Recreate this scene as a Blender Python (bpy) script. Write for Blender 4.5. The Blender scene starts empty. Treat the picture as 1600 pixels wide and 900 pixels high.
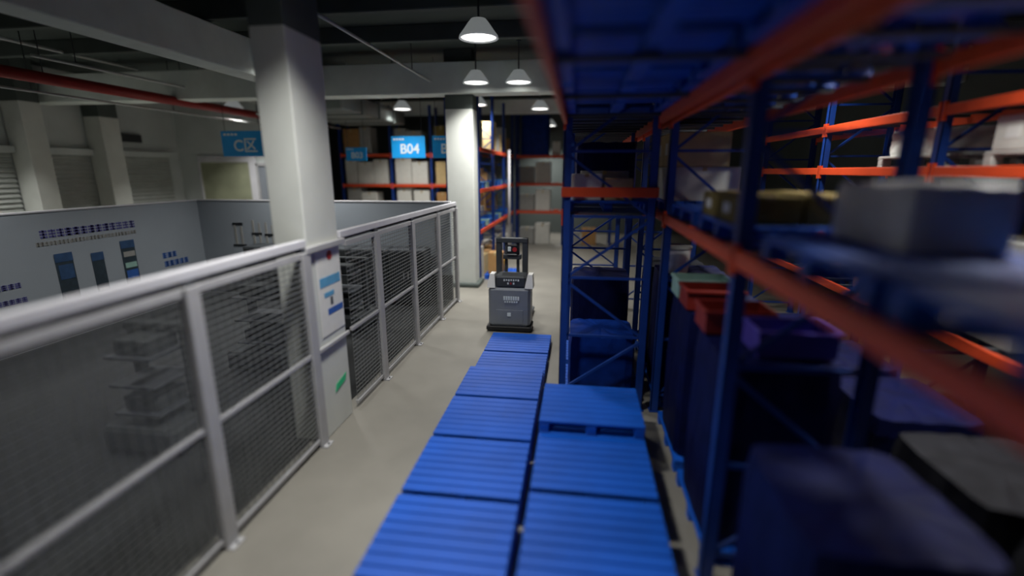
import bpy, math, random
from mathutils import Vector, Matrix
random.seed(7)
S = bpy.context.scene
COL = S.collection
R = math.radians

# ------------------------------------------------------------------ camera, world, exposure
PITCH, YAW, CAMZ, FPX = math.atan(183 / 747), math.atan(107 / math.hypot(747, 183)), 3.4, 747.0
cd = bpy.data.cameras.new('camera'); cam = bpy.data.objects.new('camera', cd); COL.objects.link(cam)
cam.location = (0, 0, CAMZ); cam.rotation_euler = (math.pi / 2 - PITCH, 0, YAW)
cd.sensor_width = 36.0; cd.lens = FPX / 1600 * 36.0; cd.clip_start = 0.02; cd.clip_end = 200
cd.dof.use_dof = True; cd.dof.focus_distance = 9.0; cd.dof.aperture_fstop = cd.lens / 1000 / 0.105
S.camera = cam
w = bpy.data.worlds.new('world'); S.world = w; w.use_nodes = True
w.node_tree.nodes['Background'].inputs[0].default_value = (0.55, 0.62, 0.66, 1)
w.node_tree.nodes['Background'].inputs[1].default_value = 0.03
S.view_settings.view_transform = 'Standard'; S.view_settings.look = 'None'
S.view_settings.gamma = 1; S.view_settings.use_curve_mapping = False
S.view_settings.exposure = 0.0
LAMP_W = 55.0

# ------------------------------------------------------------------ materials
def lin(c):
    f = lambda v: v / 12.92 if v <= 0.04045 else ((v + 0.055) / 1.055) ** 2.4
    return tuple(f(v / 255) for v in c) + (1,)

def mat(name, rgb, rough=0.6, metal=0.0, var=0.12, scale=6.0, emit=0.0, bump=0.0):
    m = bpy.data.materials.new(name); m.use_nodes = True
    nt = m.node_tree; b = nt.nodes['Principled BSDF']
    b.inputs['Roughness'].default_value = rough; b.inputs['Metallic'].default_value = metal
    c = lin(rgb)
    tc = nt.nodes.new('ShaderNodeTexCoord'); n = nt.nodes.new('ShaderNodeTexNoise')
    n.inputs['Scale'].default_value = scale; n.inputs['Detail'].default_value = 5
    nt.links.new(tc.outputs['Object'], n.inputs['Vector'])
    r = nt.nodes.new('ShaderNodeValToRGB')
    r.color_ramp.elements[0].position = 0.3; r.color_ramp.elements[1].position = 0.7
    r.color_ramp.elements[0].color = tuple(v * (1 - var) for v in c[:3]) + (1,)
    r.color_ramp.elements[1].color = tuple(min(1, v * (1 + var)) for v in c[:3]) + (1,)
    nt.links.new(n.outputs['Fac'], r.inputs['Fac']); nt.links.new(r.outputs['Color'], b.inputs['Base Color'])
    if bump:
        bp = nt.nodes.new('ShaderNodeBump'); bp.inputs['Strength'].default_value = bump; bp.inputs['Distance'].default_value = 0.02
        nt.links.new(n.outputs['Fac'], bp.inputs['Height']); nt.links.new(bp.outputs['Normal'], b.inputs['Normal'])
    if emit:
        b.inputs['Emission Color'].default_value = c; b.inputs['Emission Strength'].default_value = emit
    return m

M = dict(
    floor=mat('concrete_floor', (124, 121, 113), 0.5, 0, 0.14, 0.9),
    ceiling=mat('dark_ceiling', (70, 80, 77), 0.9, 0, 0.2, 0.6),
    beam=mat('concrete_beam', (226, 234, 229), 0.85, 0, 0.1, 1.2),
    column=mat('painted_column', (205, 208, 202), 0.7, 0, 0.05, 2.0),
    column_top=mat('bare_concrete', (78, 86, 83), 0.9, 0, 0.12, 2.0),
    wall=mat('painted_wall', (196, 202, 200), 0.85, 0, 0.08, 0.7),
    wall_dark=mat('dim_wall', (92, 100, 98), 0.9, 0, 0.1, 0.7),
    slat=mat('shutter_slat', (186, 190, 186), 0.6, 0.2, 0.08, 3),
    partition=mat('partition_board', (150, 158, 166), 0.6, 0, 0.04, 0.8),
    white=mat('white_steel', (205, 205, 210), 0.5, 0, 0.05, 4),
    post=mat('grey_steel', (168, 168, 170), 0.5, 0, 0.06, 5),
    wire=mat('galvanised_wire', (120, 123, 123), 0.5, 0.1, 0.06, 9),
    black=mat('black_plastic', (20, 22, 26), 0.5, 0, 0.15, 5),
    darkmat=mat('dark_rubber_mat', (20, 23, 25), 0.9, 0, 0.2, 2),
    darkgrey=mat('dark_grey_metal', (66, 70, 74), 0.5, 0.2, 0.12, 4),
    grey=mat('grey_paint', (128, 134, 142), 0.45, 0, 0.05, 4),
    cover=mat('grey_cover', (50, 54, 56), 0.9, 0, 0.2, 3, bump=0.4),
    blue=mat('upright_blue', (18, 56, 132), 0.45, 0, 0.1, 4),
    orange=mat('beam_orange', (212, 74, 34), 0.45, 0, 0.08, 4),
    deck=mat('steel_deck', (70, 74, 80), 0.6, 0.3, 0.1, 5),
    pallet_blue=mat('pallet_blue', (0, 78, 180), 0.5, 0, 0.14, 1.7),
    pallet_white=mat('pallet_white', (190, 190, 184), 0.6, 0, 0.1, 5),
    film_blue=mat('blue_film', (12, 44, 118), 0.35, 0, 0.25, 5, bump=0.3),
    film_black=mat('black_film', (32, 33, 38), 0.6, 0, 0.3, 5, bump=0.3),
    film_navy=mat('navy_film', (5, 13, 58), 0.6, 0, 0.3, 5, bump=0.3),
    film_white=mat('white_film', (236, 236, 230), 0.4, 0, 0.1, 6, bump=0.4),
    kraft=mat('brown_cardboard', (166, 126, 78), 0.85, 0, 0.1, 6),
    tan=mat('tan_cardboard', (196, 172, 124), 0.85, 0, 0.08, 6),
    olive=mat('olive_cardboard', (116, 100, 46), 0.85, 0, 0.1, 6),
    wcard=mat('white_cardboard', (205, 204, 196), 0.8, 0, 0.05, 6),
    gcard=mat('grey_cardboard', (150, 150, 146), 0.8, 0, 0.08, 6),
    tape=mat('packing_tape', (176, 158, 116), 0.3, 0, 0.05, 9),
    label=mat('paper_label', (225, 225, 220), 0.7, 0, 0.03, 9),
    bin_blue=mat('bin_blue', (22, 96, 186), 0.4, 0, 0.1, 5),
    bin_red=mat('bin_red', (126, 38, 30), 0.4, 0, 0.1, 5),
    bin_purple=mat('bin_purple', (66, 58, 150), 0.4, 0, 0.1, 5),
    bin_green=mat('bin_green', (150, 186, 176), 0.4, 0, 0.1, 5),
    yellow=mat('yellow_plastic', (206, 160, 40), 0.4, 0, 0.1, 5),
    sign=mat('sign_blue', (20, 156, 232), 0.45, 0, 0.03, 3),
    ink=mat('white_ink', (225, 235, 238), 0.6, 0, 0.02, 9),
    violet=mat('violet_ink', (84, 84, 140), 0.7, 0, 0.1, 9),
    inkblue=mat('blue_ink', (46, 92, 168), 0.7, 0, 0.1, 9),
    picdark=mat('print_dark', (42, 56, 66), 0.6, 0, 0.25, 7),
    picblue=mat('print_blue', (44, 74, 112), 0.6, 0, 0.2, 7),
    cyan=mat('print_cyan', (92, 160, 200), 0.6, 0, 0.08, 9),
    red=mat('signal_red', (176, 40, 44), 0.5, 0, 0.08, 9),
    green=mat('sticker_green', (40, 190, 130), 0.6, 0, 0.05, 9),
    redpipe=mat('red_pipe', (150, 34, 30), 0.45, 0, 0.1, 2),
    pipe=mat('pale_pipe', (186, 190, 188), 0.45, 0.2, 0.05, 4),
    duct=mat('duct_metal', (120, 128, 126), 0.6, 0.3, 0.1, 1.5),
    lampshade=mat('lamp_housing', (200, 206, 206), 0.4, 0.0, 0.05, 4, emit=0.22),
    glow=mat('lamp_diffuser', (255, 252, 246), 0.5, 0, 0.0, 4, emit=4.0),
    beige=mat('window_blind', (160, 164, 138), 0.7, 0, 0.15, 1.5),
    lampwhite=mat('clear_white', (240, 240, 236), 0.35, 0, 0.02, 4),
)

for k in ('film_navy', 'film_black', 'film_blue'):
    M[k].node_tree.nodes['Principled BSDF'].inputs['Specular IOR Level'].default_value = 0.15

# ------------------------------------------------------------------ mesh helpers
class MB:
    def __init__(s): s.v, s.f, s.mi, s.m = [], [], [], []
    def _m(s, m):
        m = m or (s.m[0] if s.m else None)
        if m not in s.m: s.m.append(m)
        return s.m.index(m)
    def add(s, vs, fs, m=None):
        k = len(s.v); i = s._m(m); s.v += [tuple(v) for v in vs]
        for f in fs: s.f.append([k + q for q in f]); s.mi.append(i)
    def box(s, x0, x1, y0, y1, z0, z1, m=None, bev=0.0):
        if bev <= 0:
            vs = [(x, y, z) for z in (z0, z1) for y in (y0, y1) for x in (x0, x1)]
            s.add(vs, [(0, 2, 3, 1), (4, 5, 7, 6), (0, 1, 5, 4), (2, 6, 7, 3), (0, 4, 6, 2), (1, 3, 7, 5)], m); return
        b = min(bev, (x1 - x0) * .45, (y1 - y0) * .45, (z1 - z0) * .45)
        ring = lambda d, z: [(x0 + d + b, y0 + d, z), (x1 - d - b, y0 + d, z), (x1 - d, y0 + d + b, z), (x1 - d, y1 - d - b, z),
                             (x1 - d - b, y1 - d, z), (x0 + d + b, y1 - d, z), (x0 + d, y1 - d - b, z), (x0 + d, y0 + d + b, z)]
        vs = ring(b * .6, z0) + ring(0, z0 + b) + ring(0, z1 - b) + ring(b * .6, z1)
        fs = [tuple(range(7, -1, -1)), tuple(range(24, 32))]
        for l in range(3):
            for i in range(8): fs.append((l * 8 + i, l * 8 + (i + 1) % 8, l * 8 + 8 + (i + 1) % 8, l * 8 + 8 + i))
        s.add(vs, fs, m)
    def bar(s, a, b, wd, ht=None, m=None, up=(0, 0, 1)):
        a, b = Vector(a), Vector(b); d = (b - a).normalized(); up = Vector(up)
        if abs(d.dot(up)) > .99: up = Vector((0, 1, 0))
        r = d.cross(up).normalized(); u = r.cross(d); ht = ht or wd
        vs = [p + r * (sx * wd / 2) + u * (sy * ht / 2) for p in (a, b) for sx, sy in ((-1, -1), (1, -1), (1, 1), (-1, 1))]
        s.add(vs, [(3, 2, 1, 0), (4, 5, 6, 7)] + [(i, (i + 1) % 4, 4 + (i + 1) % 4, 4 + i) for i in range(4)], m)
    def tube(s, a, b, r, n=10, m=None, r2=None):
        a, b = Vector(a), Vector(b); d = (b - a).normalized()
        up = Vector((0, 0, 1)) if abs(d.z) < .95 else Vector((1, 0, 0))
        x = d.cross(up).normalized(); y = d.cross(x); r2 = r if r2 is None else r2
        vs = []
        for p, q in ((a, r), (b, r2)):
            vs += [p + (x * math.cos(t) + y * math.sin(t)) * q for t in (2 * math.pi * i / n for i in range(n))]
        s.add(vs, [tuple(range(n)), tuple(range(2 * n - 1, n - 1, -1))] + [(i, n + i, n + (i + 1) % n, (i + 1) % n) for i in range(n)], m)
    def lathe(s, prof, n=24, m=None, c=(0, 0)):
        vs = [(c[0] + r * math.cos(2 * math.pi * i / n), c[1] + r * math.sin(2 * math.pi * i / n), z) for r, z in prof for i in range(n)]
        fs = [(l * n + i, l * n + (i + 1) % n, l * n + n + (i + 1) % n, l * n + n + i) for l in range(len(prof) - 1) for i in range(n)]
        fs += [tuple(range(n - 1, -1, -1)), tuple(range((len(prof) - 1) * n, len(prof) * n))]
        s.add(vs, fs, m)
    def mesh(s, name):
        me = bpy.data.meshes.new(name); me.from_pydata(s.v, [], s.f)
        for m in s.m:
            if m: me.materials.append(m)
        me.polygons.foreach_set('material_index', s.mi); me.update()
        return me
    def build(s, name, m=None, parent=None, smooth=False):
        if m is not None: s.m = [m if q is None else q for q in s.m]
        me = s.mesh(name)
        if smooth: me.polygons.foreach_set('use_smooth', [True] * len(me.polygons))
        o = bpy.data.objects.new(name, me); COL.objects.link(o); o.parent = parent
        return o

def tag(o, label=None, cat=None, group=None, kind=None):
    if label: o['label'] = label
    if cat: o['category'] = cat
    if group: o['group'] = group
    if kind: o['kind'] = kind
    return o
def empty(name, loc, label, cat, group=None, rz=0):
    o = bpy.data.objects.new(name, None); COL.objects.link(o); o.location = loc; o.rotation_euler = (0, 0, rz)
    o.empty_display_size = 0.1
    return tag(o, label, cat, group)
def struct(o, label, cat): return tag(o, label, cat, None, 'structure')
KIDS = {}
def remember(o, kids): KIDS[o.name] = kids
def kids_of(o): return [c for c in o.children]
def copy_tree(o, loc, label, group=None, rz=None):
    c = o.copy(); COL.objects.link(c); c.location = loc
    if rz is not None: c.rotation_euler = (0, 0, rz)
    c['label'] = label
    if group: c['group'] = group
    for k in kids_of(o):
        d = k.copy(); COL.objects.link(d); d.parent = c
        for g in kids_of(k):
            e = g.copy(); COL.objects.link(e); e.parent = d
    return c
def text(name, body, size, m, parent, loc, rot, depth=0.004):
    cu = bpy.data.curves.new(name, 'FONT'); cu.body = body; cu.size = size; cu.extrude = depth
    cu.align_x = 'CENTER'; cu.align_y = 'CENTER'; cu.offset = size * 0.012
    t = bpy.data.objects.new(name, cu); COL.objects.link(t)
    dg = bpy.context.evaluated_depsgraph_get()
    me = bpy.data.meshes.new_from_object(t.evaluated_get(dg)); bpy.data.objects.remove(t)
    me.materials.clear(); me.materials.append(m)
    o = bpy.data.objects.new(name, me); COL.objects.link(o); o.parent = parent; o.location = loc; o.rotation_euler = rot
    return o
ORD = ['first', 'second', 'third', 'fourth', 'fifth', 'sixth', 'seventh', 'eighth', 'ninth', 'tenth', 'eleventh', 'twelfth',
       'thirteenth', 'fourteenth', 'fifteenth', 'sixteenth', 'seventeenth', 'eighteenth', 'nineteenth', 'twentieth', 'twenty-first', 'twenty-second', 'twenty-third', 'twenty-fourth']

# ------------------------------------------------------------------ the room
XL, XR, YB, YF, ZC = -17.0, 9.0, -6.0, 27.0, 6.6
b = MB(); b.box(XL - .2, XR + .2, YB - .2, YF + .2, -.2, 0, M['floor'])
struct(b.build('floor'), 'pale grey concrete warehouse floor between fence and racks', 'floor')
b = MB(); b.box(XL - .2, XR + .2, YB - .2, YF + .2, ZC, ZC + .2, M['ceiling'])
struct(b.build('ceiling'), 'dark grey green warehouse ceiling slab above everything', 'ceiling')
b = MB(); b.box(XL - .2, XL, YB, YF, 0, ZC, M['wall'])
struct(b.build('wall_left'), 'grey painted side wall with the roller shutters', 'wall')
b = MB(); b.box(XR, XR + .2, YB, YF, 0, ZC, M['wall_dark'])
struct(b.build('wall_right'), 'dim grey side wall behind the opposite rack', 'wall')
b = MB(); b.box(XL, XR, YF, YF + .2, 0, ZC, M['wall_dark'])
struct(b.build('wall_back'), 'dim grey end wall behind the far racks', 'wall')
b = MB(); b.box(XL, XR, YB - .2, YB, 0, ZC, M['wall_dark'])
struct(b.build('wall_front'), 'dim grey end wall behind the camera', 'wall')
b = MB(); b.box(XL, -10.3, 19, 19.2, 0, ZC, M['wall'])
struct(b.build('wall_inner'), 'pale grey cross wall with window and doorway behind the pen', 'wall')

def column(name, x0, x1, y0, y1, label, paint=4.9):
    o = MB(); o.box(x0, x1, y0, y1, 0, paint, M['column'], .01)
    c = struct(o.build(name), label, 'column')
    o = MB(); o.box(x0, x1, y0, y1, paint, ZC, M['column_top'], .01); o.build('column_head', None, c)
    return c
c1 = column('column', -3.56, -3.15, 5.17, 5.92, 'pale square concrete column standing in the line of the mesh fence')
c2 = column('column', -3.80, -3.02, 13.75, 14.35, 'pale square concrete column past the far end of the mesh fence', 5.07)
b = MB(); b.box(-3.98, -2.90, 13.6, 14.5, 0, .12, M['column_top'], .03); b.build('plinth', None, c2)
column('column', -16.95, -16.3, 15.1, 15.8, 'pale column against the shutter wall', 5.2)
column('column', -16.95, -16.3, 12.7, 13.3, 'pale column on the shutter wall nearest the camera', 5.4)
column('column', -10.9, -10.3, 18.4, 19.0, 'pale column at the end of the cross wall by the blue racks', 5.4)
b = MB(); b.box(XL, XR, 13.55, 14.2, 5.45, 6.25, M['beam'], .02)
struct(b.build('trim_1'), 'grey concrete ceiling beam crossing above the far column', 'beam')
b = MB(); b.box(-7.75, -7.2, YB, 13.55, 5.45, 6.2, M['beam'], .02)
struct(b.build('trim_2'), 'grey concrete ceiling beam running lengthwise over the pen', 'beam')
b = MB(); b.box(XL, XR, 21.0, 21.5, 5.75, 6.3, M['beam'], .02)
struct(b.build('trim_3'), 'grey concrete ceiling beam crossing over the far racks', 'beam')
for k, y in enumerate((7.2, 9.3, 11.4)):
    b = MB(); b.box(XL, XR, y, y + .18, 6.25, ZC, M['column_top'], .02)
    struct(b.build('trim_%d' % (4 + k)), 'thin dark secondary ceiling rib, %s in from the near column' % ORD[k], 'beam')
b = MB(); b.box(-9.6, -7.1, 14.25, 19.6, 5.2, 5.7, M['duct'], .04)
for y in (15.6, 17.0, 18.4): b.box(-9.64, -7.06, y, y + .05, 5.17, 5.73, M['duct'])
o = b.build('air_duct'); tag(o, 'wide flat grey air duct hung under the ceiling beyond the beam', 'duct')
for y in (15.0, 17.5, 19.3):
    for x in (-9.5, -7.2):
        b = MB(); b.tube((x, y, 5.68), (x, y, ZC), .015, 6, M['pipe']); b.build('hanger_rod', None, o)
# pipes under the ceiling
def pipe(name, a, bb, r, m, label, hang=()):
    o = MB(); o.tube(a, bb, r, 12, m); q = tag(o.build(name, None, None, True), label, 'pipe')
    a, bb = Vector(a), Vector(bb)
    for t in hang:
        p = a.lerp(bb, t); h = MB(); h.tube(p, (p.x, p.y, ZC), .012, 6, M['darkgrey']); h.build('hanger_rod', None, q)
pipe('sprinkler_main', (-12, 9.0, 5.42), (-12, 18.9, 5.42), .13, M['redpipe'], 'thick red sprinkler main running below the ceiling by the shutters', (.1, .5, .9))
pipe('conduit_pipe', (-11.6, 9.5, 5.78), (-11.6, 18.9, 5.78), .035, M['pipe'], 'thin pale conduit pipe above the red sprinkler main', (.1, .5, .9))
pipe('conduit_pipe', (-12.4, 9.0, 5.16), (-12.4, 18.9, 5.16), .03, M['pipe'], 'thin pale conduit pipe below the red sprinkler main', (.1, .5, .9))
pipe('conduit_pipe', (-13, 5.0, 6.3), (-13, 13.5, 6.3), .04, M['pipe'], 'thin pale conduit pipe close under the dark ceiling over the pen', (.2, .8))
pipe('conduit_pipe', (-4.1, 6.0, 5.75), (-4.1, 13.5, 5.75), .03, M['pipe'], 'thin pale conduit pipe between the two columns below the ribs', (.2, .8))
pipe('conduit_pipe', (-9.9, 14.3, 5.1), (-9.9, 19.6, 5.1), .035, M['pipe'], 'thin pale conduit pipe beside the flat air duct', (.2, .8))

# shutters on the side wall
for k, (y0, y1) in enumerate(((9.6, 12.65), (13.4, 15.05), (15.9, 18.4))):
    o = MB(); n = 26
    for i in range(n):
        z = .05 + i * .15
        o.add([(-16.98, y0, z), (-16.98, y1, z), (-16.90, y1, z + .03), (-16.90, y0, z + .03), (-16.98, y1, z + .14), (-16.98, y0, z + .14)],
              [(0, 1, 2, 3), (3, 2, 4, 5)], M['slat'])
    d = struct(o.build('door_%d' % (k + 1)), ['grey slatted roller shutter nearest the camera on the side wall', 'narrow grey slatted roller shutter between two pale columns',
                                             'grey slatted roller shutter next to the cross wall'][k], 'shutter')
    o = MB(); o.box(-17, -16.75, y0 - .02, y1 + .02, 3.92, 4.12, M['wall']); o.build('shutter_header', None, d)
b = MB(); b.box(-17, -16.85, 16.2, 17.2, 4.45, 4.75, M['darkgrey'], .02)
for i in range(5): b.box(-16.86, -16.83, 16.24, 17.16, 4.48 + i * .055, 4.5 + i * .055, M['black'])
tag(b.build('wall_vent'), 'dark oblong vent grille high on the side wall', 'vent')
# window and doorway in the cross wall
b = MB(); x0, x1, z0, z1 = -16.0, -13.75, 1.3, 3.75
for r in ((x0, x1, z1, z1 + .25), (x0, x1, z0 - .1, z0), (x0 - .1, x0, z0 - .1, z1 + .25), (x1, x1 + .32, 0, z1 + .25)):
    b.box(r[0], r[1], 18.9, 19, r[2], r[3], M['white'], .01)
wf = struct(b.build('window_1'), 'wide white framed window with a pale green blind in the cross wall', 'window')
b = MB(); b.box(x0, x1, 18.96, 18.99, z0, z1, M['beige'])
for i in range(22): b.box(x0, x1, 18.945, 18.965, z0 + i * .11, z0 + i * .11 + .05, M['beige'])
b.build('blind', None, wf)
b = MB(); b.box(-13.35, -11.2, 18.93, 18.99, 0, 3.6, M['grey'])
for i in range(17): b.box(-13.3 + i * .125, -13.24 + i * .125, 18.91, 18.94, 0, 3.55, M['grey'])
for r in ((-13.43, -13.33, 0, 3.7), (-11.22, -11.12, 0, 3.7), (-13.43, -11.12, 3.6, 3.72)): b.box(r[0], r[1], 18.88, 19, r[2], r[3], M['post'], .01)
struct(b.build('door_4'), 'grey ribbed sliding door beside the window in the cross wall', 'door')

# ------------------------------------------------------------------ lamps
def lamp_proto():
    r = empty('pendant_lamp', (0, 0, 0), 'x', 'lamp', 'bell lamps under the ceiling')
    o = MB(); o.lathe([(.09, .31), (.13, .30), (.18, .24), (.26, .13), (.33, .04), (.34, 0), (.31, 0), (.24, .11), (.14, .24)], 28, M['lampshade']); o.build('lamp_shade', None, r, True)
    o = MB(); o.lathe([(.02, .055), (.30, .045), (.31, .02), (.02, .015)], 28, M['glow']); o.build('diffuser', None, r, True)
    o = MB(); o.tube((0, 0, .3), (0, 0, 1.0), .018, 8, M['darkgrey']); o.lathe([(.06, .98), (.06, 1.0), (.02, 1.0)], 12, M['darkgrey']); o.build('hanger', None, r)
    return r
ld = bpy.data.lights.new('lamp_light', 'AREA'); ld.shape = 'DISK'; ld.size = .55; ld.energy = LAMP_W; ld.color = (1.0, .985, .95); ld.spread = R(114)
lamp0 = lamp_proto(); first = [True]
def lamp(x, y, label, e=1.0, z=5.6):
    if first[0]: o = lamp0; o.location = (x, y, z); o['label'] = label; first[0] = False
    else: o = copy_tree(lamp0, (x, y, z), label)
    d = ld
    if e != 1.0: d = ld.copy(); d.energy = LAMP_W * e
    l = bpy.data.objects.new('lamp_light', d); COL.objects.link(l); l.parent = o; l.location = (0, 0, -.01)
lamp(-1.8, 8.8, 'large bright bell lamp over the aisle, nearest of the lamps in view')
lamp(-1.65, 13.1, 'bright bell lamp over the aisle just past the crossing beam')
lamp(-2.75, 13.0, 'small bell lamp beside the far column, off the aisle line', .5)
lamp(-1.55, 18.6, 'bright bell lamp over the aisle in front of the end rack')
lamp(-1.6, 25.4, 'bell lamp beyond the end rack')
lamp(-2.0, 4.0, 'bell lamp over the aisle beside the near column', 1.0)
lamp(-2.0, -0.8, 'bell lamp over the aisle behind the camera', .5)
lamp(-12.6, 16.9, 'bell lamp in front of the cross wall window', 1.2)
lamp(-12.6, 6.9, 'bell lamp over the walkway outside the pen', .8)
lamp(-6.6, 18.0, 'bell lamp in front of the rack row under the blue signs', .8)
lamp(-5.6, 14.6, 'added bell lamp brightening the blue B04 row sign, tucked behind the beam', .5, 5.62)  # lamp added behind the beam to brighten the B04 sign
lamp(-6.9, 10.8, 'added bell lamp over the far end of the pen, hidden by the near column', 1.0)  # lamp added out of sight to light the end partition and row sign
lamp(-14.9, 9.8, 'added unseen bell lamp brightening the slatted shutters', 1.6)  # lamp added outside the view to lift the side wall and shutters
lamp(-3.6, 17.2, 'bell lamp over the aisle rack beside the air duct', .5)
lamp(-8.6, 6.2, 'added bell lamp over the middle of the pen, lighting its partitions', .12)  # weak lamp added to bring light onto the pen partitions
lamp(3.25, 8.8, 'added bell lamp further along the second aisle, lighting the shelf cartons', .5)  # lamp added to light the cream and tan cartons from the right
lamp(3.2, 4.3, 'added bell lamp over the second aisle, lighting the white cartons', .75)  # lamp added to light the white cartons and the white bundle

# ------------------------------------------------------------------ fence
XF = -3.15
def fence_panel(y0, y1, label, pst=True):
    e = empty('fence_panel', (XF, y0, 0), label, 'fence', 'mesh fence panels beside the aisle')
    L = y1 - y0
    if pst:
        o = MB(); o.box(-.04, .05, L - .078, L + .078, 0, 2.485, M['post'], .008); p = o.build('post', None, e)
        o = MB(); o.box(-.11, .11, L - .078, L + .078, 0, .015, M['post'])
        for sx in (-.085, .085): o.tube((sx, L, .01), (sx, L, .035), .012, 6, M['darkgrey'])
        o.build('foot_plate', None, p)
        o = MB(); o.box(-.03, .03, L - .05, L + .05, 2.47, 2.53, M['deck'], .005); o.build('bracket', None, p)
    for nm, z, hgt, m in (('top_rail', 2.445, .07, 'post'), ('mid_rail', 1.22, .05, 'post'), ('bottom_rail', .09, .05, 'post')):
        o = MB(); o.box(-.022, .022, 0.08, L - .075, z - hgt / 2, z + hgt / 2, M[m], .004); o.build(nm, None, e)
    o = MB(); z = .13
    while z < 2.4:
        o.bar((.006, .082, z), (.006, L - .076, z), .004, .013); z += .062
    y = .1
    while y < L - .06:
        o.bar((-.004, y, .1), (-.004, y, 2.41), .004, .004, None, (0, 1, 0)); y += .1
    o.build('wire_mesh', M['wire'], e)
    return e
for y0, y1, t in ((-1.65, 0.02, 'grey mesh fence panel behind the camera'), (0.02, 1.70, 'grey mesh fence panel closest to the camera, cut by the picture edge'),
                  (1.70, 3.39, 'grey mesh fence panel second from the near column, toward the camera'),
                  (3.39, 5.08, 'grey mesh fence panel ending against the near column'),
                  (6.00, 7.10, 'narrow grey mesh fence panel directly past the near column'),
                  (7.10, 8.75, 'grey mesh fence panel second past the near column'),
                  (8.75, 10.45, 'grey mesh fence panel third past the near column'),
                  (10.45, 12.05, 'grey mesh fence panel at the far corner of the pen')):
    fence_panel(y0, y1, t)
for y0, y1, t in ((-1.65, 5.14, 'long pale cap rail along the fence top before the near column'), (5.95, 12.1, 'long pale cap rail along the fence top past the near column')):
    o = MB(); o.box(XF - .06, XF + .02, y0, y1, 2.532, 2.625, M['white'], .01)
    e = tag(o.build('cap_rail'), t, 'rail', 'cap rails on the mesh fence')
    o = MB(); o.box(XF - .05, XF - .035, y0 + .02, y1 - .02, 2.487, 2.534, M['black']); o.build('gap_shade_strip', None, e)  # black strip added as the shade in the open gap below the cap
o = MB(); o.box(XF - .01, XF + .06, 5.08, 6.0, 2.46, 2.53, M['post'], .006)
tag(o.build('column_bracket'), 'grey rail bracket crossing the near column at fence height', 'bracket')
o = MB(); o.box(XF + .005, XF + .04, 5.1, 5.96, 1.2, 1.245, M['post'], .004)
tag(o.build('column_brace'), 'grey mid height rail crossing the front of the near column', 'bracket')
# notices on the column side
e = empty('column_notice', (XF + .003, 5.28, 0), 'tall white notice with blue bands fixed on the near column below the bracket', 'notice')
o = MB(); o.box(0, .006, .04, .62, 1.35, 2.44, M['label']); o.build('notice_board', None, e)
o = MB(); o.lathe([(.06, 0), (.06, .006)], 20, M['red']); q = o.build('red_emblem', None, e); q.rotation_euler = (0, R(90), 0); q.location = (.005, .36, 2.36)
for nm, m, y0, y1, z0, z1 in (('blue_band', 'cyan', .08, .58, 1.98, 2.1), ('blue_band', 'inkblue', .22, .6, 1.60, 1.68), ('cyan_mark', 'cyan', .16, .4, 1.84, 1.9), ('grey_mark', 'darkgrey', .3, .36, 1.72, 1.82)):
    o = MB(); o.box(.006, .009, y0, y1, z0, z1, M[m]); o.build(nm, None, e)
o = MB(); o.add([(XF + .004, 5.50, .52), (XF + .004, 5.78, .58), (XF + .004, 5.82, .68), (XF + .004, 5.54, .62), (XF + .008, 5.50, .52), (XF + .008, 5.78, .58), (XF + .008, 5.82, .68), (XF + .008, 5.54, .62)],
              [(0, 3, 2, 1), (4, 5, 6, 7), (0, 1, 5, 4), (1, 2, 6, 5), (2, 3, 7, 6), (3, 0, 4, 7)], M['green'])
tag(o.build('green_sticker'), 'small bright green sticker low on the near column', 'sticker')

# ------------------------------------------------------------------ pen partitions, prints
def partition(name, x0, x1, y0, y1, label):
    o = MB(); o.box(x0, x1, y0, y1, 0, 2.6, M['partition'])
    p = tag(o.build(name), label, 'partition')
    o = MB(); o.box(x0 - .015, x1 + .015, y0 - .015, y1 + .015, 2.6, 2.635, M['white'], .006); o.build('cap_strip', None, p)
    o = MB(); o.box(x0 - .008, x1 + .008, y0 - .008, y1 + .008, 0.015, .7, M['black'], .003); o.build('base_band', None, p)
    return p
partition('partition_panel', -10.6, -10.5, -1.5, 12.1, 'long grey white partition board with printed machines, far side of the pen')
partition('partition_panel', -10.6, -3.3, 12.1, 12.2, 'grey white partition board closing the far end of the pen')
b = MB(); b.box(-10.45, -3.35, -1.5, 12.05, .002, .012, M['darkmat'])
tag(b.build('floor_mat'), 'dark rubber mat covering the floor inside the fenced pen', 'mat')
def lettering(o, y0, y1, z0, z1, m, axis='x', n=None):
    n = n or max(3, int((y1 - y0) / (z1 - z0) * 1.0)); st = (y1 - y0) / n
    for i in range(n):
        a = y0 + i * st + st * .08; bb = a + st * .84; h = (z1 - z0)
        for q in range(3):
            za = z0 + h * q * .36; zb = za + h * .22
            o.box(-.002, .004, a, bb, za, zb, m)
        o.box(-.002, .004, a + st * (.2 + .3 * random.random()), a + st * (.36 + .3 * random.random() + .1), z0, z1, m)
e = empty('wall_print', (-10.498, 0, 0), 'violet printed heading with a fainter line under it on the long partition', 'wall print')
o = MB(); lettering(o, 8.0, 10.1, 2.1, 2.26, M['violet']); o.build('heading', None, e)
o = MB(); lettering(o, 7.9, 10.1, 1.95, 2.03, M['gcard']); o.build('subheading', None, e)
e = empty('wall_print', (-10.498, 0, 0), 'two blue printed caption lines near the corner of the long partition', 'wall print')
o = MB(); lettering(o, 10.7, 11.15, 1.22, 1.36, M['inkblue']); o.build('caption', None, e)
o = MB(); lettering(o, 10.72, 11.5, 1.0, 1.14, M['inkblue']); o.build('caption', None, e)
e = empty('wall_print', (-10.498, 0, 0), 'two dark printed caption lines at the near end of the long partition', 'wall print')
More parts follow.
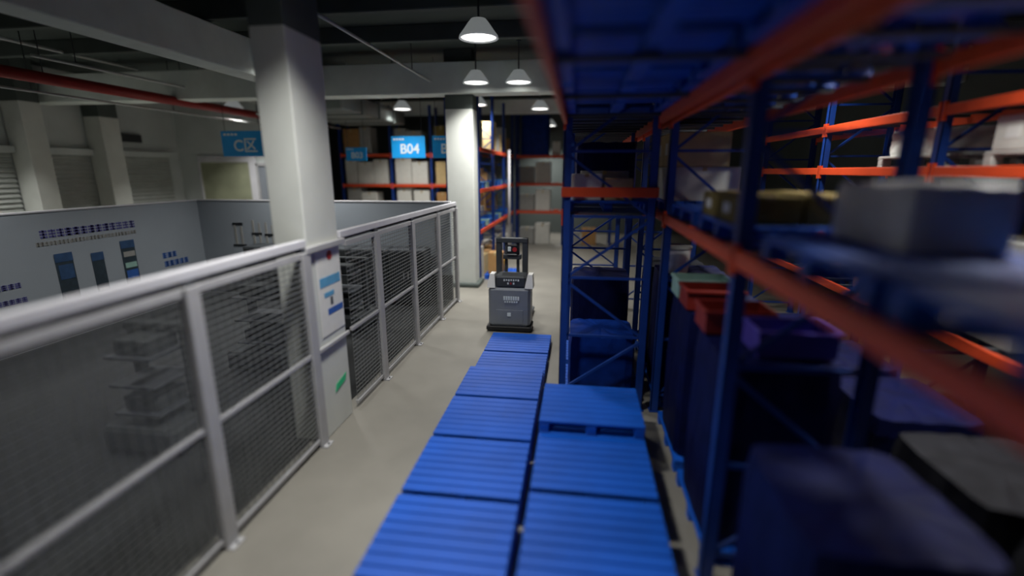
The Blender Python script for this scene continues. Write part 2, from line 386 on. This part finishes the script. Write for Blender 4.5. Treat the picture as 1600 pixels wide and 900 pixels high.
o = MB(); lettering(o, 6.6, 7.5, 1.24, 1.34, M['violet']); o.build('caption', None, e)
o = MB(); lettering(o, 6.6, 7.55, .95, 1.05, M['violet']); o.build('caption', None, e)
def machine_print(y, z0, z1, wd, label, kind):
    e = empty('machine_print', (-10.5, y, 0), label, 'wall print', 'printed machine pictures on the long partition')
    o = MB(); o.box(0, .012, -wd / 2, wd / 2, z0, z1, M['picdark'], .005); o.build('picture_body', None, e)
    o = MB(); o.box(.01, .016, -wd / 2, wd / 2, z1 - .14, z1 + .04, M['picblue'], .003); o.build('picture_top', None, e)
    if kind == 0: bands = ((z1 - .5, z1 - .2, 'picblue'), (z0 + .1, z0 + .4, 'darkgrey'))
    elif kind == 1: bands = ((z0 + .3, z0 + .36, 'gcard'), (z0 + .14, z0 + .2, 'gcard'))
    else: bands = ((z1 - .34, z1 - .22, 'gcard'), (z1 - .6, z1 - .48, 'bin_green'), (z1 - .85, z1 - .66, 'inkblue'), (z0 + .1, z0 + .25, 'inkblue'))
    for a, bb, m in bands:
        o = MB(); o.box(.012, .018, -wd / 2 + .04, wd / 2 - .03, a, bb, M[m]); o.build('picture_band', None, e)
machine_print(8.35, .5, 1.72, .36, 'printed picture of a dark blue machine tower, nearest the heading start', 0)
machine_print(9.05, .5, 1.62, .28, 'printed picture of a slim dark machine between the two others', 1)
machine_print(9.80, .5, 1.78, .36, 'tallest printed machine picture with blue and pale bands', 2)
for k, (x, h) in enumerate(((-9.35, .62), (-8.8, .72), (-8.42, .66))):
    e = empty('machine_print', (x, 12.1, 1.36), ['small dark machine picture on the end partition, nearest the corner', 'small dark machine picture on the end partition, middle one of three',
              'small dark machine picture on the end partition, beside the near column'][k], 'wall print', 'small machine pictures on the end partition')
    o = MB(); o.box(-.2, .2, -.012, 0, 0, .05, M['black']); o.build('picture_base', None, e)
    o = MB(); o.box(-.12, -.06, -.012, 0, .05, h, M['gcard']); o.box(.06, .12, -.012, 0, .05, h * .9, M['gcard']); o.build('picture_mast', None, e)
    o = MB(); o.box(-.15, .15, -.014, 0, h * (.95 if k == 0 else .45), h * (.95 if k == 0 else .45) + .06, M['black']); o.build('picture_bar', None, e)
# machines standing in the pen behind the mesh
def cabinet_robot(x, y, s, label, m):
    e = empty('handling_robot', (x, y, .014), label, 'robot', 'machines behind the mesh fence')
    o = MB(); o.box(-.5 * s, .5 * s, -.4 * s, .4 * s, .06, .36, M[m], .05); o.build('chassis', None, e)
    for sx in (-1, 1):
        o = MB(); o.box(sx * .36 * s - .05, sx * .36 * s + .05, .1 * s, .24 * s, .36, 1.45 * s, M[m], .015); o.build('mast_post', None, e)
    o = MB(); o.box(-.44 * s, .44 * s, .08 * s, .26 * s, 1.45 * s, 1.55 * s, M[m], .02); o.build('mast_head', None, e)
    for k in range(3):
        z = .5 + k * .36 * s
        o = MB(); o.box(-.31 * s, .31 * s, -.34 * s, .3 * s, z, z + .035, M['deck'], .008); o.build('tray', None, e)
        if k in (0, 2): o = MB(); o.box(-.24 * s, .22 * s, -.26 * s, .2 * s, z + .036, z + .22, M[m], .02); o.build('container', None, e)
    o = MB(); o.box(-.14 * s, .14 * s, .04 * s, .075 * s, 1.3 * s, 1.44 * s, M['black'], .01); o.build('screen', None, e)
    for sx in (-1, 1):
        for sy in (-1, 1):
            o = MB(); o.tube((sx * .5 * s - .06 * sx, sy * .28 * s, .07), (sx * .5 * s + .02 * sx, sy * .28 * s, .07), .07, 14, M['black']); o.build('wheel', None, e)
for k, x in enumerate((-8.3, -7.3, -6.3, -5.3, -4.3)):
    e = empty('storage_cabinet', (x, 11.7, .014), 'dark cabinet against the end partition behind the mesh, %s from the far column' % ORD[4 - k], 'cabinet', 'cabinets along the end partition')
    o = MB(); o.box(-.47, .47, -.3, .33, .08, 1.45, M['darkgrey'], .02); o.box(-.44, .44, -.27, .3, 0, .08, M['black']); o.build('body', None, e)
    for sx in (-1, 1):
        o = MB(); o.box(min(sx * .44, sx * .01), max(sx * .44, sx * .01), -.318, -.3, .12, 1.41, M['cover'], .006); d = o.build('door', None, e)
        o = MB(); o.box(sx * .06 - .012, sx * .06 + .012, -.34, -.316, .7, .88, M['post'], .004); o.build('handle', None, d)
cabinet_robot(-5.2, 4.9, 1.0, 'dark grey mast machine with trays behind the mesh by the near column', 'cover')
cabinet_robot(-5.4, 7.4, 1.1, 'dark grey mast machine with trays behind the mesh past the near column', 'cover')
cabinet_robot(-5.0, 9.6, 1.0, 'dark grey mast machine with trays deep in the far part of the pen', 'cover')
cabinet_robot(-6.0, 2.8, 1.0, 'darkest mast machine with trays in the near part of the pen', 'darkgrey')

# ------------------------------------------------------------------ hanging signs
def hang_sign(x, y, z0, z1, wd, big, label, top=None):
    top = top or ZC
    e = empty('hanging_sign', (x, y, z0), label, 'sign', 'blue hanging row signs')
    h = z1 - z0
    o = MB(); o.box(-wd / 2, wd / 2, -.015, .015, 0, h, M['sign'], .004); o.build('sign_board', None, e)
    text('row_number', big, h * .62, M['ink'], e, (.04 * wd, -.019, h * .4), (R(90), 0, 0))
    o = MB()
    for i in range(4): o.box(-wd * .44 + i * wd * .085, -wd * .44 + i * wd * .085 + wd * .06, -.02, -.016, h * .82, h * .9, M['ink'])
    o.build('small_print', None, e)
    o = MB()
    for sx in (-1, 1): o.tube((sx * wd * .4, 0, h), (sx * wd * .4, 0, top - z0), .008, 6, M['darkgrey'])
    o.build('hanger_wire', None, e)
hang_sign(-5.72, 16.0, 3.82, 4.52, 1.16, 'B04', 'bright blue hanging sign numbered B04')
hang_sign(-8.05, 17.0, 3.75, 4.22, .78, 'B03', 'smaller dim blue hanging sign numbered B03 close to the near column', 5.165)
hang_sign(-3.93, 14.58, 3.78, 4.42, 1.04, 'B05', 'blue hanging sign half hidden behind the far column')
hang_sign(-10.9, 14.9, 3.86, 4.66, 1.55, 'C区', 'large blue hanging zone sign lettered C in front of the cross wall')

# ------------------------------------------------------------------ pallets, loads, cartons, bins
def pallet_proto(m, label, name='plastic_pallet'):
    e = empty(name, (0, 0, 0), label, 'pallet')
    o = MB()
    for i in range(8): o.box(-.6, .6, -.5 + i * .1265, -.5 + i * .1265 + .1145, .115, .15, M[m], .008)
    for x in (-.6, -.06, .48): o.box(x, x + .12, -.5, .5, .105, .116, M[m])
    o.build('top_deck', None, e)
    for x in (-.54, 0, .54):
        for y in (-.44, 0, .44):
            o = MB(); o.box(x - .06, x + .06, y - .06, y + .06, .02, .106, M[m], .012); o.build('foot', None, e)
        o = MB(); o.box(x - .06, x + .06, -.5, .5, 0, .022, M[m], .006); o.build('runner', None, e)
    return e
PB = [None, None]
def pallet(loc, label, group, white=False, rz=0):
    k = int(white)
    if PB[k] is None:
        PB[k] = pallet_proto('pallet_white' if white else 'pallet_blue', label); o = PB[k]; o.location = loc; o.rotation_euler = (0, 0, rz); o['group'] = group
        return o
    return copy_tree(PB[k], loc, label, group, rz)
LM = {}
def wrapped_load(loc, sx, sy, sz, m, label, group=None):
    """stacked goods under stretch film, with folds and a tucked top"""
    rng = random.Random(int(sx * 100 + sy * 1000 + sz * 77 + len(m)))
    n, lv = 40, 7; o = MB(); vs = []
    for l in range(lv):
        z = sz * (l / (lv - 1)); ins = (.02 if l in (0,) else 0) + (.035 if l == lv - 1 else 0)
        for i in range(n):
            t = 2 * math.pi * i / n; c, s = math.cos(t), math.sin(t); p = 9
            r = (abs(c) ** p + abs(s) ** p) ** (-1 / p)
            j = 1 - ins - rng.random() * .018
            vs.append((c * r * sx / 2 * j, s * r * sy / 2 * j, z - (.02 * rng.random() if l not in (0,) else 0)))
    fs = [(l * n + i, l * n + (i + 1) % n, l * n + n + (i + 1) % n, l * n + n + i) for l in range(lv - 1) for i in range(n)]
    k = len(vs); vs.append((0, 0, sz + .01)); fs += [((lv - 1) * n + i, (lv - 1) * n + (i + 1) % n, k) for i in range(n)]; fs.append(tuple(range(n - 1, -1, -1)))
    o.add(vs, fs, M[m])
    q = tag(o.build('wrapped_load'), label, 'wrapped load', group); q.location = loc
    o = MB(); zz = sz * .55
    for i in range(n):
        a, bb = Vector(vs[3 * n + i]), Vector(vs[3 * n + (i + 1) % n]); a.z = bb.z = zz
        o.add([a * 1.006 - Vector((0, 0, .012)), bb * 1.006 - Vector((0, 0, .012)), bb * 1.006 + Vector((0, 0, .012)), a * 1.006 + Vector((0, 0, .012))], [(0, 1, 2, 3)], M[m])
    for v in range(len(o.v)): o.v[v] = (o.v[v][0], o.v[v][1], o.v[v][2] * 1)
    o.build('strap', None, q)
    return q
CM = {}
def carton(x0, x1, y0, y1, z0, z1, m, label, group, parts=False, face='x'):
    wx, wy, wz = x1 - x0, y1 - y0, z1 - z0
    key = (round(wx, 2), round(wy, 2), round(wz, 2), m, parts)
    if key not in CM:
        o = MB(); o.box(-wx / 2, wx / 2, -wy / 2, wy / 2, 0, wz, M[m], .012)
        t = MB(); t.box(-.03, .03, -wy / 2 - .002, wy / 2 + .002, wz - .12 * wz, wz + .0025, M['tape'])
        l = MB(); l.box(-wx / 2 - .003, -wx / 2 + .001, -wy * .1, wy * .22, wz * .35, wz * .7, M['label'])
        if not parts:
            for q in (t, l): o.add(q.v, q.f, q.m[0])
        CM[key] = (o.mesh('carton'), t.mesh('tape') if parts else None, l.mesh('shipping_label') if parts else None)
    a, t, l = CM[key]
    c = bpy.data.objects.new('carton', a); COL.objects.link(c); c.location = ((x0 + x1) / 2, (y0 + y1) / 2, z0)
    tag(c, label, 'carton', group)
    if parts:
        for me, nm in ((t, 'tape'), (l, 'shipping_label')):
            d = bpy.data.objects.new(nm, me); COL.objects.link(d); d.parent = c
    return c
BM = {}
def tote(x, y, z, m, label, group=None, s=1.0, name='tote_bin'):
    key = (m, s)
    if key not in BM:
        o = MB(); a, bq, h, t = .3 * s, .2 * s, .22 * s, .012
        for lo in (0,):
            o.box(-a, a, -bq, bq, 0, t, M[m])
            o.box(-a, -a + t, -bq, bq, t, h, M[m]); o.box(a - t, a, -bq, bq, t, h, M[m])
            o.box(-a + t, a - t, -bq, -bq + t, t, h, M[m]); o.box(-a + t, a - t, bq - t, bq, t, h, M[m])
        r = MB(); e = .018
        r.box(-a - e, a + e, -bq - e, -bq, h - .035, h, M[m], .004); r.box(-a - e, a + e, bq, bq + e, h - .035, h, M[m], .004)
        r.box(-a - e, -a, -bq, bq, h - .035, h, M[m], .004); r.box(a, a + e, -bq, bq, h - .035, h, M[m], .004)
        BM[key] = (o.mesh('tote_bin'), r.mesh('rim'))
    c = bpy.data.objects.new(name, BM[key][0]); COL.objects.link(c); c.location = (x, y, z); tag(c, label, 'bin', group)
    d = bpy.data.objects.new('rim', BM[key][1]); COL.objects.link(d); d.parent = c
    return c

# ------------------------------------------------------------------ pallet racks
def rack(name, x0, x1, y0, ys, levels, top, label, along='y', no_levels=(), deck=True, skip_front=()):
    """x0..x1 depth, ys: post positions; along='x' swaps the axes"""
    e = empty(name, (0, 0, 0), label, 'rack', 'pallet racks')
    P = (lambda a, bq, z: (a, bq, z)) if along == 'y' else (lambda a, bq, z: (bq, a, z))
    def bx(o, a0, a1, b0, b1, z0, z1, m, bev=0.0):
        if along == 'y': o.box(a0, a1, b0, b1, z0, z1, m, bev)
        else: o.box(b0, b1, a0, a1, z0, z1, m, bev)
    for y in ys:
        for k, x in enumerate((x0, x1)):
            sg = 1 if k == 0 else -1
            o = MB(); xa, xb = (x, x + .1) if k == 0 else (x - .1, x)
            bx(o, xa, xb, y - .05, y - .04, 0, top, M['blue']); bx(o, xa, xb, y + .04, y + .05, 0, top, M['blue'])
            f0, f1 = (x, x + .012) if k == 0 else (x - .012, x)
            bx(o, f0, f1, y - .05, y + .05, 0, top, M['blue'])
            up = o.build('upright', None, e)
            o = MB(); bx(o, xa - .02, xb + .02, y - .08, y + .08, 0, .012, M['blue']); o.build('foot_plate', None, up)
        z = .25; f = 0
        while z + .9 < top:
            a, c = (x0 + .06, x1 - .06) if f % 2 == 0 else (x1 - .06, x0 + .06)
            o = MB(); o.bar(P(a, y, z), P(c, y, z + .8), .035, .035, M['blue']); o.build('brace', None, e)
            o = MB(); o.bar(P(x0 + .06, y, z), P(x1 - .06, y, z), .035, .035, M['blue']); o.build('brace', None, e)
            z += .85; f += 1
    for i in range(len(ys) - 1):
        for z in levels:
            if (i, z) in no_levels: continue
            for k, x in enumerate((x0 - .012, x1 - .038)):
                o = MB(); bx(o, x, x + .05, ys[i] + .04, ys[i + 1] - .04, z - .12, z, M['orange'], .008)
                bx(o, x - .006, x + .03, ys[i] + .02, ys[i] + .06, z - .18, z + .04, M['orange']); bx(o, x - .006, x + .03, ys[i + 1] - .06, ys[i + 1] - .02, z - .18, z + .04, M['orange'])
                o.build('beam', None, e)
            if deck:
                n = 6
                for q in range(n):
                    t = ys[i] + .15 + (ys[i + 1] - ys[i] - .3) * q / (n - 1)
                    o = MB(); bx(o, x0 + .03, x1 - .03, t - .04, t + .04, z - .035, z - .002, M['deck'])
                    o.build('deck_support', None, e)
    return e

# the aisle rack past the far column (front faces the aisle)
AY = [14.75, 17.3, 19.85, 22.4]
rack('pallet_rack', -4.1, -3.05, 0, AY, (1.58, 2.85, 4.1), 6.0, 'blue and orange pallet rack along the aisle behind the far column')
kinds = ['wcard', 'kraft', 'tan', 'wcard', 'gcard', 'tan', 'kraft', 'wcard']
CN = {'wcard': 'white', 'kraft': 'brown', 'tan': 'tan', 'gcard': 'grey', 'olive': 'olive brown'}
lv = {.0: 'floor', 1.58: 'lowest shelf', 2.85: 'middle shelf', 4.1: 'top shelf'}
rng = random.Random(11)
for z, nm in lv.items():
    n = 0; y = 14.95
    while y < 22.1:
        if any(abs(y + .25 - p) < .38 for p in AY): y += .12; continue
        wy = rng.choice((.42, .5, .58)); hh = rng.choice((.5, .65, .8, 1.0)); m = rng.choice(kinds)
        if z == 4.1 and rng.random() < .25: y += .6; continue
        zz = z + .001
        if z in (1.58, 2.85) and n % 1 == 0:
            tote(-3.36, y + .22, zz, 'bin_blue' if n % 4 != 2 else 'bin_green', '%s bin on the %s of the aisle rack, %s from the column' % ('blue' if n % 4 != 2 else 'pale green', nm, ORD[min(n, 23)]), 'goods on the aisle rack', .85)
            carton(-4.0, -3.7, y, y + wy, zz, zz + hh, m, '%s carton behind the bins, %s of the aisle rack, %s from the column' % (CN[m], nm, ORD[n]), 'goods on the aisle rack')
        else:
            carton(-3.85, -3.1, y, y + wy, zz, zz + hh, m, '%s carton on the %s of the aisle rack, %s from the column' % (CN[m], nm, ORD[n]), 'goods on the aisle rack')
        y += wy + rng.choice((.05, .1, .2)); n += 1
# goods on the floor in front of it
carton(-2.85, -2.4, 14.9, 15.4, .152, .85, 'kraft', 'brown carton standing on a pallet just past the far column', 'goods on the aisle floor')
pallet((-2.46, 15.4, 0), 'blue pallet on the floor just past the far column', 'pallets on the floor', False, R(90))
def jug(x, y, m, label):
    o = MB(); o.lathe([(.11, 0), (.13, .02), (.13, .36), (.1, .42), (.05, .46)], 16, M[m]); q = tag(o.build('plastic_drum', None, None, True), label, 'drum'); q.location = (x, y, .151)
    o = MB(); o.lathe([(.045, .46), (.045, .5), (.02, .505)], 12, M['black']); o.build('cap', None, q)
jug(-2.75, 15.7, 'bin_blue', 'blue drum on the pallet past the far column'); jug(-2.45, 15.7, 'yellow', 'yellow drum on the pallet past the far column')
# pale pole
b = MB(); b.tube((-2.82, 19.4, .02), (-2.82, 19.4, 4.2), .05, 14, M['white'])
q = tag(b.build('pale_pole', None, None, True), 'slim pale vertical pole in front of the aisle rack', 'pole')
b = MB(); b.box(-2.94, -2.70, 19.28, 19.52, 0, .025, M['white'], .005); b.build('base_plate', None, q)

# the cross row behind the pen (front faces the camera)
FX = [-10.2, -7.95, -6.2, -4.45]
rack('pallet_rack', 20.0, 21.0 - .05, 0, FX, (1.58, 2.85, 4.1), 6.0, 'blue and orange pallet rack row facing the pen under the blue signs', along='x')
n = 0
for z, nm in lv.items():
    if z < 1: continue
    x = -10.05; n = 0
    while x < -4.8:
        if any(abs(x + .35 - p) < .46 for p in FX): x += .1; continue
        wx = rng.choice((.5, .62, .7)); m = rng.choice(['wcard', 'wcard', 'gcard', 'kraft', 'wcard'] if x < -6.3 else ['kraft', 'wcard', 'tan', 'gcard']); hh = rng.choice((.92, 1.02, 1.1))
        if z == 4.1: m = rng.choice(['kraft', 'gcard', 'olive']); 
        carton(x, x + wx, 20.1, 20.8, z + .001, z + hh, m, '%s carton on the %s of the rack row facing the pen, %s along' % (CN[m], nm, ORD[n]), 'goods on the rack row facing the pen')
        x += wx + rng.choice((.02, .05, .12)); n += 1
# the end rack across the aisle
EX = [-2.95, -.75, 1.45]
rack('pallet_rack', 22.6, 23.55, 0, EX, (1.58, 2.85, 4.1), 6.0, 'blue and orange pallet rack standing across the end of the aisle', along='x')
for z, nm in lv.items():
    if z == 4.1: continue
    x = -2.8; n = 0
    while x < 1.2:
        if any(abs(x + .35 - p) < .46 for p in EX): x += .1; continue
        m = ['gcard', 'wcard', 'gcard', 'kraft', 'wcard'][n % 5]; hh = (.75, .95, .6)[n % 3]
        carton(x, x + .68, 22.7, 23.4, z + .001, z + hh, m, '%s carton on the %s of the end rack, %s along' % (CN[m], nm, ORD[n]), 'goods on the end rack')
        x += .75; n += 1
wrapped_load((-2.1, 23.08, 4.101), 1.3, .95, 1.75, 'film_blue', 'tall blue wrapped load on top of the end rack above the forklift')
carton(-1.3, -.95, 22.75, 23.3, 4.101, 4.7, 'wcard', 'white carton beside the tall blue load on top of the end rack', 'goods on the end rack')

# ------------------------------------------------------------------ forklift in the aisle
fk = empty('stacker_truck', (-1.42, 9.75, 0), 'grey pallet stacker truck with a dark mast standing in the aisle', 'forklift')
b = MB(); b.box(-.5, .48, -.02, .5, .03, .13, M['black'], .02); b.build('bumper', None, fk)
b = MB(); b.box(-.45, .45, 0, .55, .13, .98, M['grey'], .05); bd = b.build('body', None, fk)
b = MB(); b.box(-.28, .3, -.008, .01, .18, .5, M['grey'], .004); b.build('service_panel', None, bd)
b = MB()
for i in range(7): b.box(-.12 + i * .05, -.12 + i * .05 + .035, -.014, 0, .72, .8, M['ink'])
for i in range(6): b.box(-.10 + i * .05, -.10 + i * .05 + .03, -.014, 0, .665, .695, M['ink'])
b.build('lettering', None, bd)
b = MB(); b.box(-.04, .04, -.016, 0, .36, .44, M['ink'], .004); b.build('emblem', None, bd)
b = MB(); b.box(-.3, .36, .02, .5, .98, 1.24, M['darkgrey'], .04); cs = b.build('console', None, fk)
b = MB()
for i in range(7): b.box(-.12 + i * .05, -.12 + i * .05 + .03, .012, .022, 1.13 + .01 * (i % 2), 1.17, M['ink'])
for i in range(3): b.box(-.04 + i * .06, -.01 + i * .06, .012, .022, 1.06, 1.1, M['red'] if i == 1 else M['ink'])
b.build('lettering', None, cs)
for sx, x in ((-1, -.39), (1, .42)):
    b = MB(); b.add([(x - .09, 0, .98), (x + .09, 0, .98), (x + .07 , .05, 1.27), (x - .03, .05, 1.27), (x - .09, .35, .98), (x + .09, .35, .98), (x + .07, .3, 1.27), (x - .03, .3, 1.27)],
                      [(0, 1, 2, 3), (5, 4, 7, 6), (1, 5, 6, 2), (4, 0, 3, 7), (3, 2, 6, 7), (4, 5, 1, 0)], M['lampwhite']); b.build('lamp_cover', None, fk)
for x in (-.3, .28):
    b = MB(); b.box(x - .06, x + .06, .5, .62, .1, 1.98, M['darkgrey'], .01); b.build('mast_rail', None, fk)
for x in (-.14, .12):
    b = MB(); b.box(x - .03, x + .03, .52, .6, .3, 1.9, M['deck'], .006); b.build('inner_rail', None, fk)
b = MB(); b.box(-.36, .34, .49, .63, 1.88, 1.98, M['darkgrey'], .01); b.build('mast_crossbar', None, fk)
b = MB(); b.box(-.2, .2, .47, .6, 1.52, 1.62, M['darkgrey'], .01); b.build('lift_crossbar', None, fk)
b = MB(); b.box(-.11, .13, .44, .5, 1.64, 1.84, M['black'], .01)
hd = b.build('scanner_head', None, fk)
b = MB(); b.lathe([(.05, 0), (.05, .02)], 14, M['red']); q = b.build('red_light', None, hd); q.rotation_euler = (R(90), 0, 0); q.location = (.06, .45, 1.74)
b = MB(); b.box(-.09, -.02, .43, .445, 1.7, 1.8, M['ink'], .004); b.build('scanner_window', None, hd)
for x in (-.32, .3):
    b = MB(); b.box(x - .09, x + .09, .6, 1.75, .05, .11, M['darkgrey'], .015); b.build('fork', None, fk)
    b = MB(); b.tube((x - .03, 1.6, .05), (x + .03, 1.6, .05), .045, 12, M['black']); b.build('load_wheel', None, fk)
b = MB(); b.tube((-.06, .35, .10), (.06, .35, .10), .10, 16, M['black']); b.build('drive_wheel', None, fk)

# ------------------------------------------------------------------ the double rack row the camera flies through
MY = [-1.6, 6.6, 9.3, 12.0]
LV = (2.85, 4.1)
mr = rack('pallet_rack', -.22, 1.0, 0, MY, LV, 6.2, 'blue rack with orange beams overhead and an open bay full of blue pallets below', no_levels=((0, 2.85),))
b = MB(); b.box(-.24, 1.02, 6.50, 6.545, 3.06, 3.19, M['orange'], .008); b.build('end_guard', None, mr)
NY = [-2.4, .6, 3.6, 6.6, 9.3, 12.0]
rack('pallet_rack', 1.12, 2.2, 0, NY, LV, 6.2, 'blue and orange rack standing back to back behind the open pallet bay')
OY = [.5, 3.5, 6.6, 9.4, 12.2]
rack('pallet_rack', 4.2, 5.3, 0, OY, (1.6, 3.45, 4.15), 6.2, 'blue and orange rack across the second aisle with rows of white cartons')

# blue pallets on the floor of the open bay and beside it
G = 'blue plastic pallets stacked in and beside the open bay'
ya = [2.35, 3.42, 4.49, 5.56, 6.63, 7.70, 8.77]
for i, y in enumerate(ya):
    for k in range(2 if i < 5 else 1):
        pallet((-1.08, y, .151 * k), 'blue pallet, %s of the %s stack along the aisle side toward the forklift' % (('bottom', 'top')[k] if i < 5 else 'single one', ORD[i]), G)
for i, y in enumerate((2.35, 3.42, 4.49, 5.5)):
    for k in range((3, 3, 3, 4)[i]):
        pallet((.22, y, .151 * k), 'blue plastic pallet, %s from the bottom in the %s stack inside the open bay' % (ORD[k], ORD[i]), G)
wrapped_load((.4, 7.3, .152), 1.0, .95, .85, 'film_blue', 'blue wrapped load on the floor at the end of the open bay')
pallet((.4, 7.3, 0), 'blue pallet under the wrapped load at the end of the open bay', G)
wrapped_load((.4, 8.5, .152), 1.0, 1.0, 1.5, 'film_navy', 'tall dark navy wrapped load on the floor behind the blue one')
pallet((.4, 8.5, 0), 'blue pallet under the tall dark navy load', G)
# floor loads under the back rack
for i, (y, m, h, nm) in enumerate(((1.35, 'film_navy', 1.45, 'dark navy'), (2.7, 'film_navy', 1.4, 'dark navy'), (4.35, 'film_navy', 1.75, 'dark navy'), (5.7, 'film_navy', 1.75, 'dark navy'), (7.3, 'film_navy', 1.8, 'dark navy'), (8.55, 'film_black', 1.7, 'black'))):
    pallet((1.68, y, 0), 'blue pallet carrying the %s floor load of the back rack' % ORD[i], G, False, R(90))
    wrapped_load((1.68, y, .152), .98, 1.08, h, m, '%s wrapped load on the floor under the back rack, %s from the camera' % (nm, ORD[i]), 'wrapped loads under the back rack')
for i, y in enumerate((2.5, 3.75, 5.0, 6.25, 7.5)):
    pallet((3.3, y, 0), 'blue pallet on the second aisle floor, %s from the camera' % ORD[i], G, False, R(90))
    wrapped_load((3.3, y, .152), .98, 1.1, 1.0, 'film_navy' if i > 1 else 'film_black', '%s wrapped load standing in the second aisle, %s from the camera' % ('dark navy' if i > 1 else 'black', ORD[i]), 'wrapped loads in the second aisle')
# middle shelf of the back rack
SG = 'goods on the middle shelf of the back rack'
for i, y in enumerate((1.32, 2.62, 4.3, 5.75, 7.4)):
    pallet((1.66, y, 2.851), 'blue pallet on the middle shelf of the back rack, %s from the camera' % ORD[i], SG, False, R(90))
carton(1.72, 2.1, 1.0, 1.75, 3.003, 3.2, 'olive', 'low olive brown carton on the nearest shelf pallet', SG, True)
wrapped_load((1.83, 2.95, 3.003), .5, .8, .34, 'film_white', 'low white wrapped bundle on the second shelf pallet', SG)
for x in (1.4, 1.88):
    for y in (4.05, 4.6):
        for k in range(1):
            carton(x - .23, x + .23, y - .25, y + .25, 3.003 + k * .22, 3.003 + k * .22 + .216, 'olive', 'olive brown carton on the third shelf pallet, %s row, %s end' % (('outer', 'inner')[int(x > 1.5)], ('nearer', 'farther')[int(y > 4.3)]), SG, True)
for y in (7.12, 7.68):
    carton(1.18, 2.1, y - .265, y + .265, 3.003, 3.45, 'wcard', 'cream white carton on the fifth shelf pallet, %s one' % ('nearer' if y < 7.4 else 'farther'), SG, True)
    carton(1.18, 1.95, y - .26, y + .26, 3.456, 3.9, 'tan', 'tan carton on top of the cream cartons, %s one' % ('nearer' if y < 7.4 else 'farther'), SG, True)
# middle shelf of the front rack past the open bay
FG = 'goods on the middle shelf past the open bay'
for i, y in enumerate((7.25, 8.55)):
    pallet((.39, y, 2.851), 'blue pallet on the middle shelf past the open bay, %s one' % ('nearer', 'farther')[i], FG)
carton(-.12, .3, 6.85, 7.25, 3.003, 3.36, 'wcard', 'white carton at the aisle corner of the nearer shelf pallet past the open bay', FG, True)
carton(.34, .72, 6.85, 7.25, 3.003, 3.3, 'tan', 'tan carton beside the white one on the nearer shelf pallet', FG, True)
carton(.0, .7, 7.3, 7.7, 3.003, 3.4, 'gcard', 'grey carton at the back of the nearer shelf pallet', FG, True)
wrapped_load((.4, 8.55, 3.003), 1.0, .95, .85, 'film_navy', 'dark navy wrapped load on the farther shelf pallet past the open bay', FG)
# top shelves
TG = 'blue pallets and loads on the top shelves overhead'
for i, y in enumerate((2.6, 3.75, 4.9, 6.0, 7.4, 8.6)):
    pallet((.4, y, 4.101), 'blue pallet overhead on the top shelf of the front rack, %s from the camera' % ORD[i], TG)
    wrapped_load((.4, y, 4.253), 1.1, .98, 1.3, 'film_navy', 'dark navy wrapped load overhead on the front rack, %s from the camera' % ORD[i], TG)
for i, y in enumerate((1.3, 2.6, 4.3, 5.6, 7.4)):
    pallet((1.66, y, 4.101), 'blue pallet on the top shelf of the back rack, %s from the camera' % ORD[i], TG, False, R(90))
    if i == 4:
        carton(1.2, 2.1, 6.9, 7.9, 4.253, 5.1, 'tan', 'big tan carton on the top shelf of the back rack', TG, True)
    else: wrapped_load((1.66, y, 4.253), .98, 1.1, 1.2, 'film_navy', 'dark navy wrapped load on the top shelf of the back rack, %s from the camera' % ORD[i], TG)
# small bins under the middle shelf, seen below the orange beam: stacked on the floor loads
for x, y, z, m, t in ((1.5, 5.45, 1.912, 'bin_red', 'red bin on top of the fourth floor load'), (1.5, 5.95, 1.912, 'bin_green', 'pale green bin on top of the fourth floor load'),
                      (1.78, 4.1, 1.912, 'bin_purple', 'purple bin at the nearer end of the third floor load'), (1.5, 4.65, 1.912, 'bin_red', 'red bin at the farther end of the third floor load')):
    tote(x, y, z + .012, m, t, 'coloured bins on the floor loads', 1.0)
b = MB(); b.lathe([(.15, 0), (.17, .02), (.19, .34), (.19, .36)], 24, M['lampwhite'])
q = tag(b.build('white_pail', None, None, True), 'round white pail with a lid on top of the fifth floor load', 'pail'); q.location = (1.42, 7.1, 1.966)
b = MB(); b.lathe([(.2, .35), (.205, .36), (.205, .385), (.19, .395), (.05, .39)], 24, M['gcard']); b.build('lid', None, q, True)
# goods across the second aisle
OG = 'white cartons across the second aisle'
for i, y in enumerate((4.2, 5.4)):
    pallet((4.8, y, 3.451), 'white pallet under the white carton row across the second aisle, %s one' % ('nearer', 'farther')[i], OG, True, R(90))
n = 0
for y in (3.75, 4.30, 4.85, 5.40):
    carton(4.3, 5.2, y, y + .52, 3.603, 3.95, 'wcard', 'lidded white carton across the second aisle, %s in its row' % ORD[n], OG, True); n += 1
pallet((4.8, 7.3, 3.451), 'white pallet under the tall white load across the second aisle', OG, True, R(90))
wrapped_load((4.8, 7.35, 3.603), .9, 1.0, 0.34, 'film_white', 'white wrapped load across the second aisle beside the carton row', OG)
for i, y in enumerate((4.4, 5.7, 7.6)):
    m = ('kraft', 'gcard', 'kraft')[i]
    carton(4.35, 5.2, y - .5, y + .5, 1.601, 2.7, m, '%s large carton on the lower shelf across the second aisle, %s from the camera' % (CN[m], ORD[i]), OG, True)
